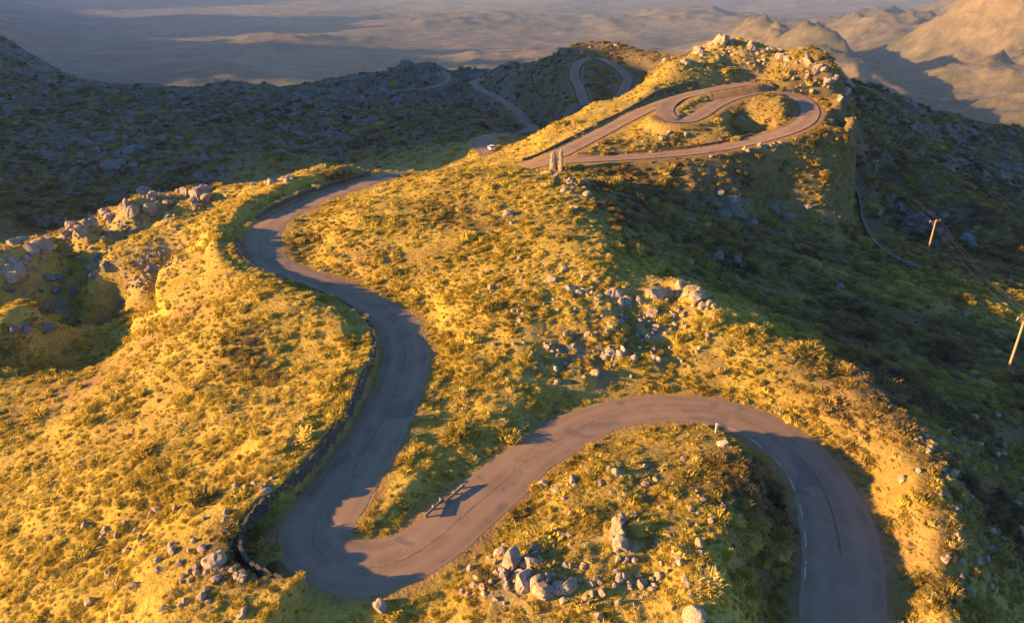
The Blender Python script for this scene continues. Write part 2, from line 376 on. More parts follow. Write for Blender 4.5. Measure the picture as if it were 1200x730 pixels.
# ------------------------------------------------------------------ ground heights
CTRL = [PZ(*c) for c in [
    # slope on the sunny side, left of the road
    (0, 450, -4.5), (0, 520, -5), (0, 600, -5.5), (0, 730, -5.5), (100, 500, -2.6), (100, 570, -3), (100, 650, -3.6), (200, 400, 1.0), (200, 480, -.2),
    (200, 560, -.6), (200, 650, -1), (170, 720, -2), (300, 430, 2.3), (300, 500, 1.2), (290, 580, 1.2), (350, 400, 3.2), (370, 470, 2.3), (400, 420, 3.2), (250, 340, 3.8),
    (240, 300, 5.2), (275, 262, 5.6), (180, 440, -.2), (240, 730, -1.2), (300, 730, -.8), (380, 730, -1.0), (470, 730, -.9), (330, 705, -.1),
    (150, 380, -4.2), (185, 358, -4.6), (230, 370, 1.8),
    # rock crest, hollow and little quarry
    (-60, 345, -2.5), (0, 308, 1.0), (50, 285, 2.2), (100, 258, 2.4), (150, 243, 2.8), (200, 230, 3.2), (260, 224, 3.4), (320, 213, 4.2), (365, 207, 4.6),
    (0, 370, -3.6), (0, 412, -3.6), (18, 396, -2.8), (100, 415, -7.6), (60, 424, -7.2), (140, 402, -6.4), (110, 445, -4.0), (30, 440, -5.0), (30, 350, -2.0), (45, 368, -3.0), (60, 400, -8.6), (100, 390, -8.2), (90, 350, -7.0), (130, 370, -8.0), (50, 380, -8.0), (150, 310, -.2), (110, 325, -2.2), (120, 300, -.8),
    (180, 288, 2.0), (215, 292, 3.0), (195, 320, -1.6), (160, 335, -2.4), (220, 318, 1.4), (150, 270, -.6), (200, 262, .8), (260, 245, 2.0), (120, 275, -1.4), (80, 310, -4),
    # sunlit middle, right of the road, up to the crest
    (400, 290, 5.6), (400, 250, 7.2), (450, 222, 7.4), (500, 205, 8.0), (540, 199, 7.8), (590, 198, 8.2), (620, 197, 9.0), (635, 200, 9.8), (500, 250, 8.0), (500, 300, 6.0), (600, 250, 8.7), (600, 330, 6.2),
    (530, 360, 4.4), (650, 205, 10.2), (675, 225, 10.2), (680, 265, 8.8), (700, 320, 7.0), (560, 420, 3.1), (530, 480, 1.6), (600, 460, 2.2), (680, 440, 2.2), (620, 505, 1.3), (720, 455, 1.3), (470, 590, .9), (500, 560, .9),
    (680, 380, 4.4), (760, 380, 4.0), (820, 350, 4.8), (850, 368, 4.2), (850, 430, 1.7), (900, 440, 1.7), (930, 415, 2.8), (960, 470, 1.2), (1000, 460, 2.8), (1040, 500, 2.7), (1075, 550, 2.5), (1100, 610, 2.0), (1010, 520, 1.0), (1045, 580, 1.6),
    (1055, 640, .4), (1100, 660, .8), (1070, 690, 1.6), (1060, 720, 1.6),
    # shaded side
    (750, 300, 5.6), (750, 225, 6.4), (720, 200, 7.0), (800, 330, 3.6), (800, 280, 3.4), (800, 230, 3.6), (800, 197, 5.6), (860, 320, 1.0), (900, 230, 1.2), (900, 280, 0.0), (900, 330, -.4), (890, 195, 3.6), (960, 185, -.6), (960, 230, -4.6), (960, 280, -4.8),
    (900, 380, 1.4), (960, 380, -1.4), (1000, 330, -4.6), (1000, 250, -5.4), (1000, 410, -1.4), (1060, 420, -3.6), (1080, 470, -1.4), (1120, 520, -1.2), (1150, 570, -1.6), (1180, 437, -5.4), (1200, 520, -5), (1200, 620, -4), (1160, 650, -1.6), (1130, 700, -.8), (1200, 730, -4.5),
    (1110, 380, -6.0), (1060, 350, -6.0), (1090, 300, -8), (1045, 208, -8), (1150, 330, -8), (1200, 380, -8), (1300, 450, -11), (1300, 650, -9), (1300, 900, -8),
    # mound inside the bend
    (640, 565, .9), (670, 535, 1.0), (640, 630, 1.3), (560, 690, .8), (610, 680, 1.8), (640, 715, 1.6), (715, 560, 2.2), (715, 640, 2.6), (760, 600, 1.8), (840, 515, 2.0), (790, 545, 2.0), (880, 560, 2.0), (850, 630, 2.3), (825, 700, 2.6), (770, 690, 1.6),
    (912, 590, -.2), (912, 640, -.6), (905, 700, -.9), (700, 725, 1.6), (760, 510, .9), (520, 715, -.2), (880, 520, .9),
    (300, 900, -2), (600, 900, -.5), (800, 900, 1.0), (900, 860, -1), (1060, 900, -.5), (0, 900, -6), (-300, 700, -10), (-300, 500, -12), (-200, 400, -12),
    # far hairpin hill
    (620, 172, 6.0), (600, 168, 4.5), (640, 150, 9.5), (690, 124, 13.0), (740, 112, 15.0), (660, 172, 9.0), (720, 165, 10.0), (780, 160, 11.0), (850, 150, 12.4), (900, 135, 13.6), (760, 104, 17.0), (800, 92, 19.0), (780, 76, 21.5), (820, 60, 24.0), (850, 44, 26.5),
    (890, 50, 25.0), (900, 80, 20.5), (940, 72, 21.0), (975, 84, 20.5), (985, 110, 17.6), (993, 140, 13.8), (993, 158, 11.6), (960, 160, 10.6)]]
CTRL += [PY(*c) for c in [
    (1015, 100, 262), (1050, 112, 270), (1100, 128, 280), (1150, 143, 290), (1200, 157, 300), (1300, 190, 300), (1040, 150, 230), (1100, 180, 235), (1200, 200, 250), (1060, 200, 200), (1120, 240, 175), (1200, 260, 180), (1200, 320, 140), (1300, 300, 160),
    # ridges behind the hill
    (745, 114, 212), (700, 128, 202), (768, 100, 225), (660, 146, 195), (640, 158, 190),
    (600, 82, 470), (640, 72, 400), (670, 67, 372), (700, 64, 366), (740, 60, 352), (765, 68, 330), (775, 78, 300), (750, 108, 285), (700, 100, 318), (705, 118, 292), (650, 100, 340), (650, 125, 310), (620, 130, 345), (590, 140, 300), (560, 140, 330), (540, 165, 250),
    (520, 178, 225), (560, 188, 205), (600, 180, 200), (600, 158, 245), (560, 120, 420), (600, 100, 430), (575, 80, 520), (540, 82, 530), (520, 74, 555), (490, 70, 560), (465, 78, 545), (430, 90, 520), (380, 90, 510), (340, 97, 500), (300, 96, 490), (270, 93, 485), (240, 98, 480), (180, 95, 470), (130, 93, 465), (60, 95, 450), (30, 90, 435), (0, 84, 425),
    (-60, 78, 420), (-120, 70, 415), (0, 150, 300), (0, 220, 220), (0, 260, 180), (100, 150, 340), (100, 230, 220), (200, 150, 350), (200, 200, 240), (300, 150, 350), (300, 190, 250), (400, 150, 350), (400, 185, 255), (460, 165, 290), (500, 130, 390), (450, 120, 430), (250, 120, 420), (100, 115, 400)]]
CTRL += [(-480, 330, 122), (-470, 240, 124), (-470, 190, 120), (-470, 130, 98), (-480, 70, 20), (-480, 430, 118), (-500, 540, 112), (-600, 340, 60), (-640, 480, 60), (-350, 300, 10), (-260, 170, -10), (-220, 80, -20), (-330, 170, 20),  # mostly an unseen hill left of frame, shaped to shade the basin
         (-45, 185, -14), (-90, 180, -18), (-120, 170, -19), (20, 320, -12), (60, 300, 8), (95, 300, 12), (140, 340, -30), (0, 600, -60), (-200, 600, -70), (-400, 640, -30), (200, 420, -80), (350, 330, -70),
         (0, -40, -4), (-150, -20, -20), (130, 0, -14), (250, 100, -30), (-180, 20, -18)]
_road_ctl = []
for ri, (nm, P) in enumerate(ROADS):
    t, nl = frame(P)
    st = 10 if P[:, 1].min() < 100 else 12
    for i in range(0, len(P), st):
        _road_ctl.append(tuple(P[i, :3]))
        if P[i, 3] > 0.2 and P[i, 1] < 150:
            q = P[i, :2] + nl[i] * (HW + P[i, 3] + 2.2)
            _road_ctl.append((q[0], q[1], P[i, 2] + 1.9))
_road_ctl += [tuple(TRACK[i, :3]) for i in range(0, len(TRACK), 10)]
C = []
for q in CTRL + _road_ctl:                              # drop near duplicates
    if all((q[0] - a[0]) ** 2 + (q[1] - a[1]) ** 2 > 1.6 for a in C): C.append(q)
C = np.array(C)
SC = 60.0
def _K(r2): return 0.5 * r2 * np.log(r2 + 1e-12)
def tps_fit(C, lam):
    n = len(C); X = C[:, :2] / SC
    d2 = ((X[:, None] - X[None]) ** 2).sum(-1)
    A = np.zeros((n + 3, n + 3)); A[:n, :n] = _K(d2) + lam * np.eye(n)
    Q = np.hstack([np.ones((n, 1)), X]); A[:n, n:] = Q; A[n:, :n] = Q.T
    return np.linalg.solve(A, np.concatenate([C[:, 2], [0, 0, 0]]))
TW = tps_fit(C, 1e-4)
def tps(x, y):
    x = x / SC; y = y / SC; out = TW[-3] + TW[-2] * x + TW[-1] * y
    CX = C[:, :2] / SC
    for i in range(len(CX)):
        out += TW[i] * _K((x - CX[i, 0]) ** 2 + (y - CX[i, 1]) ** 2)
    return out

def axis(lo, hi, a, b, d, g):
    s = list(np.arange(a, b, d)); st = d; v = s[-1]
    while v < hi: st = min(st * g, 6.0); v += st; s.append(v)
    st = d; v = s[0]; pre = []
    while v > lo: st = min(st * g, 8.0); v -= st; pre.append(v)
    return np.array(pre[::-1] + s)
GX = axis(-720, 480, -72, 78, 0.42, 1.022)
GY = axis(-80, 720, 34, 125, 0.42, 1.012)
XX, YY = np.meshgrid(GX, GY)                            # rows along y
Z = tps(XX, YY)
# fade the sheet down at its borders, below the valley
edge = np.minimum.reduce([sstep(-720, -620, XX), 1 - sstep(330, 470, XX), 1 - sstep(560, 710, YY), sstep(-80, -20, YY)])
Z = Z * edge + (-330) * (1 - edge)
# natural relief
far_w = sstep(150, 330, np.hypot(XX, YY))
dark_w = np.maximum(sstep(190, 260, YY), sstep(-40, -110, XX - 0 * YY) * sstep(150, 190, YY))
Z0 = Z.copy()
Z = Z + 0.9 * fbm(XX, YY, 14, 5, 1) * (1 - 0.3 * far_w) + 0.22 * fbm(XX, YY, 2.4, 3, 4)
hairpin = np.exp(-(((XX - 62) / 48) ** 4 + ((YY - 195) / 60) ** 4))
far_w *= 1 - 0.75 * hairpin
loopw = np.exp(-(((XX - 25) / 75) ** 4 + ((YY - 350) / 95) ** 4))
far_w *= 1 - 0.7 * loopw
Z = Z + far_w * (4.0 * (ridged(XX, YY, 70, 6, 2) - 0.6) + 1.2 * fbm(XX, YY, 12, 4, 5))
rock_w = np.zeros_like(Z)
def stamp_rock(px, py, z, r, amp):
    x, y, _ = PZ(px, py, z) if abs(z) < 60 else PY(px, py, z - 1000)
    w = np.exp(-((XX - x) ** 2 + (YY - y) ** 2) / r ** 2)
    rock_w[:] = np.maximum(rock_w, w)
    return w
ter = np.floor(fbm(XX, YY, 5, 3, 6) * 5) / 5
for a in [(10, 312, 0, 6), (55, 290, 1, 6), (110, 262, 2, 8), (160, 245, 2.6, 7), (210, 232, 3, 7), (320, 215, 4, 5), (60, 335, -3, 3), (800, 350, 4.6, 6), (745, 390, 3.6, 6), (690, 400, 3.8, 6), (620, 660, 1.5, 4), (730, 625, 2.5, 3),
          (670, 215, 10, 5), (860, 240, 2, 9), (920, 255, 0, 7), (850, 50, 26, 16), (900, 75, 21, 12), (960, 85, 18, 10), (1060, 245, -8, 14), (190, 310, 0, 5), (125, 330, -2, 5), (95, 345, -5, 4)]:
    w = stamp_rock(*a, 1)
Z += rock_w * (ter * 1.5 + 0.8 * fbm(XX, YY, 3, 3, 2))
hill_rock = np.clip(far_w * 0.9, 0, 1) * sstep(-0.1, 0.35, fbm(XX, YY, 60, 3, 7))
leftw = sstep(60, -40, XX) * sstep(190, 260, YY) * (1 - loopw)
Z += hill_rock * (2.2 + 3.0 * leftw) * (np.floor(fbm(XX, YY, 16, 4, 3) * 4) / 4) + leftw * (5.5 * (ridged(XX, YY, 34, 6, 1) - .62))
Z = np.where(edge < 0.999, Z * 1.0, Z)

# carve the roads into the slope
def carve(P, hw, verge_default, blend_r, blend_l, under=0.16, rad=16.0):
    global Z
    t, nl = frame(P)
    best = np.full(Z.shape, 1e9); idx = np.zeros(Z.shape, int)
    for i in range(0, len(P)):
        x, y = P[i, 0], P[i, 1]
        a, b = np.searchsorted(GX, [x - rad, x + rad]); c, d = np.searchsorted(GY, [y - rad, y + rad])
        d2 = (XX[c:d, a:b] - x) ** 2 + (YY[c:d, a:b] - y) ** 2
        m = d2 < best[c:d, a:b]
        best[c:d, a:b][m] = d2[m]; idx[c:d, a:b][m] = i
    m = best < rad * rad
    i = idx[m]; d = np.sqrt(best[m])
    side = (XX[m] - P[i, 0]) * nl[i, 0] + (YY[m] - P[i, 1]) * nl[i, 1]
    wall = P[i, 3] > 0.2
    left = side > 0
    cell = np.maximum(0.45, 0.004 * np.hypot(XX[m], YY[m]))
    if P is _mw: hw = MAINW[i]
    flat = hw + np.where(left & wall, P[i, 3] + .12, 0.5 + cell * .5)
    bl = np.where(left & wall, 0.35 + .4 * (cell - .45), np.where(left, blend_l, blend_r))
    k = sstep(0, 1, (d - flat) / bl)
    zr = P[i, 2] - (0.015 + (under - .03) * (1 - sstep(0, 1, (d - (hw - .75)) / .7)))
    zb = P[i, 2]
    hb = np.interp(zb, [.1, 2.0, 2.7, 4.2, 4.7, 4.85, 5.2, 5.4, 6.5], [1.8, 1.8, 1.1, .9, 1.3, .15, .15, 1.1, .9])
    over = np.maximum(0, d - (hw + P[i, 3] + .3))
    tgt = zb + hb * (1 + .18 * fbm(XX[m], YY[m], 5, 3, 1)) - .10 * over - .02 * over ** 2
    berm = left & wall & (P[i, 1] < 150)
    zz = np.where(berm, np.where(over < 3.5, tgt * (1 - sstep(1.5, 3.5, over)) + np.maximum(Z[m], tgt) * sstep(1.5, 3.5, over), np.maximum(Z[m], tgt)), Z[m])
    Z[m] = zr * (1 - k) + zz * k
    D_ = np.where(m, np.sqrt(np.where(m, best, 0)), 1e9)
    D_[m] += HW - hw
    return m, D_
RD = np.full(Z.shape, 1e9)
for nm, P in ROADS:
    far = P[:, 1].min() > 280
    _, dd = carve(P, HW if (not far and P is ROADS[0][1]) else 3.0, 0, 3.5 if not far else 6, 3.5 if not far else 6, under=0.16 if not far else 0.4)
    RD = np.minimum(RD, dd)
_, dd = carve(TRACK, 1.6, 0, 3, 3, under=0.12)
TD = dd

def zat(x, y):
    x = np.asarray(x, float); y = np.asarray(y, float)
    i = np.clip(np.searchsorted(GX, x) - 1, 0, len(GX) - 2); j = np.clip(np.searchsorted(GY, y) - 1, 0, len(GY) - 2)
    fx = np.clip((x - GX[i]) / (GX[i + 1] - GX[i]), 0, 1); fy = np.clip((y - GY[j]) / (GY[j + 1] - GY[j]), 0, 1)
    return (Z[j, i] * (1 - fx) + Z[j, i + 1] * fx) * (1 - fy) + (Z[j + 1, i] * (1 - fx) + Z[j + 1, i + 1] * fx) * fy
def fat(F, x, y):
    i = np.clip(np.searchsorted(GX, x), 0, len(GX) - 1); j = np.clip(np.searchsorted(GY, y), 0, len(GY) - 1)
    return F[j, i]
def hit(px, py, tmin=20, tmax=900):                      # where a pixel's ray meets the ground
    u, dy, dz = ray(px, py)
    t = np.concatenate([np.arange(tmin, 260, 0.25), np.arange(260, tmax, 1.0)])
    below = CAM_H + dz * t < zat(u * t, dy * t)
    k = np.argmax(below) if below.any() else len(t) - 1
    return u * t[k], dy * t[k], float(zat(u * t[k], dy * t[k])), t[k]

# vertex masks: bare earth, rock, duller olive cover that also paints shade on the dark slopes
dirt = np.zeros_like(Z)
def blob(F, px, py, z, rx, ry, amt=1.0, ang=0.0):
    x, y, _ = PZ(px, py, z)
    ca, sa = math.cos(ang), math.sin(ang)
    dx, dy = XX - x, YY - y
    w = np.exp(-(((dx * ca + dy * sa) / rx) ** 2 + ((-dx * sa + dy * ca) / ry) ** 2) ** 2)
    F[:] = np.maximum(F, w * amt)
for b in [(120, 430, -2.5, 11, 6, .95, .5), (190, 385, .5, 9, 5, .8, .6), (60, 470, -4, 8, 5, .7, .3), (130, 340, -3, 5, 4, .35), (425, 300, 5.5, 5, 4, .6), (445, 637, .1, 2.6, 1.5, 1, .5), (360, 684, .1, 3.2, 1.4, 1, -.2), (400, 690, .1, 3, 1.4, 1), (480, 615, .2, 2.2, 1.2, .9, .8),
          (1070, 630, .3, 4.5, 3.0, .45), (150, 500, -1.5, 6, 3, .45)]:
    blob(dirt, *b)
dirt = np.clip(dirt + 0.85 * (1 - sstep(HW + 0.3, HW + 1.7, RD + .7 * fbm(XX, YY, 4, 3, 1))) + 0.6 * (1 - sstep(1.2, 2.4, TD)), 0, 1)
dirt *= np.clip(0.75 + 0.6 * fbm(XX, YY, 3.0, 4, 2), 0, 1)
olive_and_shade = np.clip(0.04 + 0.55 * sstep(0.12, 0.55, fbm(XX, YY, 11, 4, 3)), 0, 1)
for b in [(860, 260, 2, 34, 40, .9), (1120, 500, -1, 18, 26, .9), (1080, 400, -4, 26, 22, .92), (1000, 370, -2, 16, 14, .85), (1190, 450, -5, 20, 26, .92), (1100, 250, -9, 60, 70, .9), (800, 560, 2, 11, 10, .45), (900, 620, -.3, 6, 14, .85), (300, 655, .3, 5, 5, .9), (1080, 660, .4, 9, 7, .5)]:  # mostly shaded slopes: their shade is laid into the ground colour
    blob(olive_and_shade, *b)
olive_and_shade = np.maximum(olive_and_shade, 0.9 * sstep(205, 280, YY) * (1 - np.exp(-(((XX - 70) / 45) ** 2 + ((YY - 235) / 45) ** 2))))
olive_and_shade = np.maximum(olive_and_shade, 0.9 * sstep(-70, -110, XX) * sstep(145, 190, YY))
olive_and_shade = np.maximum(olive_and_shade, 0.95 * sstep(80, 100, XX) * sstep(130, 160, YY))  # darkens the ground of the east slope lying in shade
rockm = np.clip(np.maximum(rock_w * 1.1, 0.95 * far_w), 0, 1) * (1 - 0.8 * np.exp(-(((XX - 60) / 42) ** 2 + ((YY - 185) / 32) ** 2)))

ny, nx = Z.shape
ids = np.arange(nx * ny).reshape(ny, nx)
F4 = np.stack([ids[:-1, :-1], ids[:-1, 1:], ids[1:, 1:], ids[1:, :-1]], -1).reshape(-1, 4)
me = mesh_np('hillside', np.stack([XX, YY, Z], -1).reshape(-1, 3), F4, M_HILL, True)
for nm, F in (('dirt', dirt), ('olive_and_shade', olive_and_shade), ('rock', rockm)):
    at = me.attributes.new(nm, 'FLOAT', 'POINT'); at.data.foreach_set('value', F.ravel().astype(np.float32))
hillside = tag(link(bpy.data.objects.new('hillside', me)), 'golden grass ridge that carries the winding road', kind='structure')

# ------------------------------------------------------------------ the valley and mountains far behind
def far_z(x, y):
    z = -235 + 26 * fbm(x, y, 1500, 4, 1) + 7 * fbm(x, y, 320, 4, 2) + 7 * (ridged(x, y, 190, 5, 6) - .5)
    z = z + sstep(5200, 12000, y) * (120 + 330 * ridged(x, y, 3000, 6, 5))
    z = z + sstep(1400, 3200, y) * 38 * (ridged(x, y, 1100, 6, 3) - 0.45)
    def bump(px, py, dist, rx, ry, top, ang=0.0, pw=1.0):
        X, Y, z0 = PY(px, py, dist)
        ca, sa = math.cos(ang), math.sin(ang)
        dx, dy = x - X, y - Y
        q = ((dx * ca + dy * sa) / rx) ** 2 + ((-dx * sa + dy * ca) / ry) ** 2
        return np.maximum(0, (top if top is not None else z0) + 235) * np.exp(-q ** pw)
    h = 0.0
    for b in FARHILLS: h = h + bump(*b)
    h = h * (0.55 + 0.7 * ridged(x, y, 330, 7, 4) + .16 * ridged(x, y, 95, 5, 2))
    return z + h
FARHILLS = [
    (620, 40, 2700, 700, 420, -205, 0.15), (925, 14, 2300, 140, 560, None, 0.05), (985, 72, 1500, 100, 280, None, 0.0),  # narrow ridges added here to throw shade across the right valley
    (1240, 6, 2300, 330, 520, None, -0.25), (1150, 42, 2350, 90, 260, None, 0.5), (1185, 78, 1900, 130, 200, None, 0.7), (1240, 95, 1500, 120, 160, None, 0.3),
    (1060, 16, 3300, 260, 600, None, -0.2), (930, 24, 3600, 300, 420, None, 0.3), (1160, -8, 4200, 380, 800, None, -0.15), (820, 8, 4600, 400, 600, -150, 0.2),
    (560, 10, 4600, 800, 500, -160, 0.0), (230, 55, 2300, 200, 380, -196, 0.3), (330, 30, 3400, 280, 300, -190, 0.1), (240, 15, 5200, 400, 300, -200, 0)]
FARHILLS += [(-330, 0, 2400, 420, 900, 300, 0.1), (-290, 0, 4000, 600, 1100, 520, 0.0), (-250, 0, 6300, 800, 1300, 640, 0), (-420, 0, 1400, 260, 500, 80, 0)]  # unseen mountains out of frame, added to shade the left plain
U = np.concatenate([np.linspace(-1.7, -0.85, 60, endpoint=False), np.linspace(-0.85, 0.95, 460), np.linspace(0.95, 1.7, 40)[1:]])
V = np.exp(np.linspace(math.log(330), math.log(17000), 820))
UU, VV = np.meshgrid(U, V)
FX = UU * VV; FZ = far_z(FX, VV)
ny, nx = FZ.shape
ids = np.arange(nx * ny).reshape(ny, nx)
F4 = np.stack([ids[:-1, :-1], ids[:-1, 1:], ids[1:, 1:], ids[1:, :-1]], -1).reshape(-1, 4)
me = mesh_np('valley', np.stack([FX, VV, FZ], -1).reshape(-1, 3), F4, M_VAL, True)
valley = tag(link(bpy.data.objects.new('valley', me)), 'hazy valley floor with bare hills and mountains behind the ridge', kind='structure')
#INSERT_OBJECTS
# ------------------------------------------------------------------ haze in the valley air
zmax = max(float(FZ.max()), CAM_H, float(Z.max())) + 12
zmin = min(float(FZ.min()), float(Z.min())) - 1.5
mb = MB(); xm = float(np.abs(FX).max()) + 60
mb.box((0, (17060 - 140) / 2, (zmax + zmin) / 2), (2 * xm, 17060 + 140, zmax - zmin))
hz = bpy.data.materials.new('valley_haze'); hz.use_nodes = True
ht = hz.node_tree; ht.nodes.clear()
ho = ht.nodes.new('ShaderNodeOutputMaterial'); hv = ht.nodes.new('ShaderNodeVolumePrincipled')
hv.inputs['Color'].default_value = (0.42, 0.63, 1.0, 1)
hv.inputs['Density'].default_value = HAZE
hv.inputs['Anisotropy'].default_value = 0.15
ht.links.new(hv.outputs[0], ho.inputs['Volume'])
tag(mb.build('haze', hz), 'thin bluish haze filling the valley air', kind='stuff')

# ------------------------------------------------------------------ road surface and paint
def strip(P, offs, lift, name, mat, parent=None, across=True, wob=0.0, wfac=None):
    t, nl = frame(P)
    n, k = len(P), len(offs)
    offs = np.asarray(offs, float)
    wv = wob * fbm(P[:, 0] * 1.0, P[:, 1], 4.0, 3, 2)[:, None] * np.sign(offs)[None] * (np.abs(offs) > 3).astype(float)[None] if wob else 0
    o = (offs[None] + wv) * (wfac[:, None] if wfac is not None else 1.0)
    X = P[:, 0:1] + nl[:, 0:1] * o; Y = P[:, 1:2] + nl[:, 1:2] * o
    crown = 0.05 * (1 - (np.abs(offs) / HW) ** 2)
    Zs = P[:, 2:3] + crown[None] + lift + 0 * X
    ids = np.arange(n * k).reshape(n, k)
    f = np.stack([ids[:-1, :-1], ids[1:, :-1], ids[1:, 1:], ids[:-1, 1:]], -1).reshape(-1, 4)[:, ::-1]
    me = mesh_np(name, np.stack([X, Y, Zs], -1).reshape(-1, 3), f, mat, True)
    if across:
        at = me.attributes.new('across', 'FLOAT', 'POINT')
        at.data.foreach_set('value', np.tile(offs / HW, n).astype(np.float32))
    return link(bpy.data.objects.new(name, me), parent)
RL = ['grey asphalt road winding over the golden ridge and down past the car', 'narrow asphalt road looping round the hairpin hill', 'straight asphalt road climbing beside a stone wall',
      'asphalt loop on the shaded slope behind the hairpin hill', 'pale spur of road on the far shaded ridge']
road_objs = []
for k, (nm, P) in enumerate(ROADS):
    hw = HW if k == 0 else 2.1
    lift = 0.0 if k < 3 else 0.12
    lift += {1: -0.012, 2: -0.024}.get(k, 0)
    o = strip(P, np.linspace(-hw, hw, 11), lift, 'road', M_ASPH, wob=0.42, wfac=MAINW / HW if k == 0 else None)
    tag(o, RL[k], kind='structure'); road_objs.append(o)
PM = ROADS[0][1]
near_end = int(np.argmax(PM[:, 1] > 150))
cl = PM[:near_end]
# worn centre line: one painted strip of thin dashes that nearly run together
strip(cl[60:], (0.0, 0.085), 0.008, 'centre_line', M_YEL, road_objs[0], False)
# white dashes on the inner edge of the lower bend
for i in range(26, 76, 8):
    strip(cl[i:i + 5], (HW - 0.36, HW - 0.24), 0.008, 'edge_dash', M_WHT, road_objs[0], False, wfac=MAINW[i:i + 5] / HW)

# ------------------------------------------------------------------ retaining walls
def stone_wall(P, i0, i1, off, name, label, group=None, rise=-0.02, thick=0.26, prof=None, base_drop=0.35, wm=None, side=1, course=0.26):
    t, nl = frame(P)
    I = np.arange(i0, i1)
    offv = off if hasattr(off, '__len__') else np.full(len(P), off)
    offv = smooth1(offv, 9)
    q = P[I, :2] + side * nl[I] * offv[I][:, None]
    outer = P[I, :2] + side * nl[I] * (offv[I] + 1.1)[:, None]
    zr = P[I, 2] - base_drop
    zo = zat(outer[:, 0], outer[:, 1])
    zt = np.maximum(zo + rise, P[I, 2] + 0.45)
    if prof: zt = np.maximum(zt, P[I, 2] + np.interp(P[I, 2], *prof))
    zt = smooth1(zt, 7)
    wm = wm or M_WALL
    root = empty(name, (float(q[len(I) // 2, 0]), float(q[len(I) // 2, 1]), float(zr[len(I) // 2])))
    ox, oy, oz = root.location
    tag(root, label, 'wall', group)
    mb = MB(); rings = []
    for a in range(len(I)):
        n_ = nl[I[a]] * side
        p0 = q[a] - n_ * thick * 0.34; p1 = q[a] + n_ * thick * 0.34
        rings.append([(p0[0] - ox, p0[1] - oy, zr[a] - oz), (p1[0] - ox, p1[1] - oy, zr[a] - oz), (p1[0] - ox, p1[1] - oy, zt[a] - 0.1 - oz), (p0[0] - ox, p0[1] - oy, zt[a] - 0.1 - oz)])
    mb.quadgrid(rings); mb.build('wall_core', wm, root)
    mb = MB(); cop = MB()
    s = np.concatenate([[0], np.cumsum(np.linalg.norm(np.diff(q, axis=0), axis=1))])
    L = s[-1]
    def at(d):
        x = np.interp(d, s, q[:, 0]); y = np.interp(d, s, q[:, 1]); a = np.interp(d, s, np.arange(len(I)))
        j = min(int(a), len(I) - 1); return x, y, j, math.atan2(t[I[j], 1], t[I[j], 0])
    d = 0.0
    while d < L:
        w = random.uniform(0.7, 1.3); x, y, j, an = at(d + w / 2)
        cop.box((x - ox, y - oy, zt[j] - 0.04 + random.uniform(-.03, .03) - oz), (w * 0.985, thick * 1.1, 0.14), an + random.uniform(-.03, .03), 0.02)
        d += w
    rows = int(max(1, (zt - zr).max() / course))
    for r in range(rows):
        d = random.uniform(-.4, 0)
        while d < L:
            w = random.uniform(0.35, 0.85); x, y, j, an = at(max(0, d + w / 2))
            zc = zr[j] + course * (r + 0.5)
            if zc < zt[j] - 0.14:
                mb.box((x - ox, y - oy, zc - oz), (w * 0.95, thick * random.uniform(.92, 1.08), course * 0.93), an + random.uniform(-.04, .04), 0.03)
            d += w
    mb.build('stone_courses', wm, root)['kind'] = 'stuff'
    cop.build('coping', wm, root)['kind'] = 'stuff'
    return root
vg = np.where(PM[:, 3] > 0.05, PM[:, 3], 0.4)
wall_on = PM[:, 3] > 0.2
pxs = lambda px, py, z: int(np.argmin(((PM[:near_end, :2] - np.array(PZ(px, py, z)[:2])) ** 2).sum(1)))
iA = pxs(396, 659, .15) + 2; iB = pxs(309, 282, 4.8); iC = pxs(322, 260, 5.2); iD = near_end - 4
stone_wall(PM, iA, iB, MAINW + vg + 0.28, 'retaining_wall', 'long curved stone retaining wall along the outside of the S-bend road', prof=([.1, 2.0, 2.7, 4.2, 4.7], [1.6, 1.6, 1.0, .85, 1.2]))
stone_wall(PM, iC, iD, MAINW + vg + 0.28, 'retaining_wall', 'low stone retaining wall where the road rises over the ridge shoulder', rise=0.1)
PS = ROADS[2][1]
stone_wall(PS, 6, len(PS) - 24, HW + 0.5, 'retaining_wall', 'straight stone retaining wall beside the climbing road on the hairpin hill', rise=0.25, course=0.4)
PH = ROADS[1][1]
stone_wall(PH, 40, 125, HW + 0.3, 'retaining_wall', 'stone retaining wall above the lowest road of the hairpin hill', rise=0.1, course=0.4)
stone_wall(TRACK, 8, len(TRACK) - 4, 1.9, 'dry_stone_wall', 'grey dry stone wall curving along the shaded track', side=-1, rise=0.75, thick=.5, wm=M_ROCKG, course=0.3, base_drop=0.2)

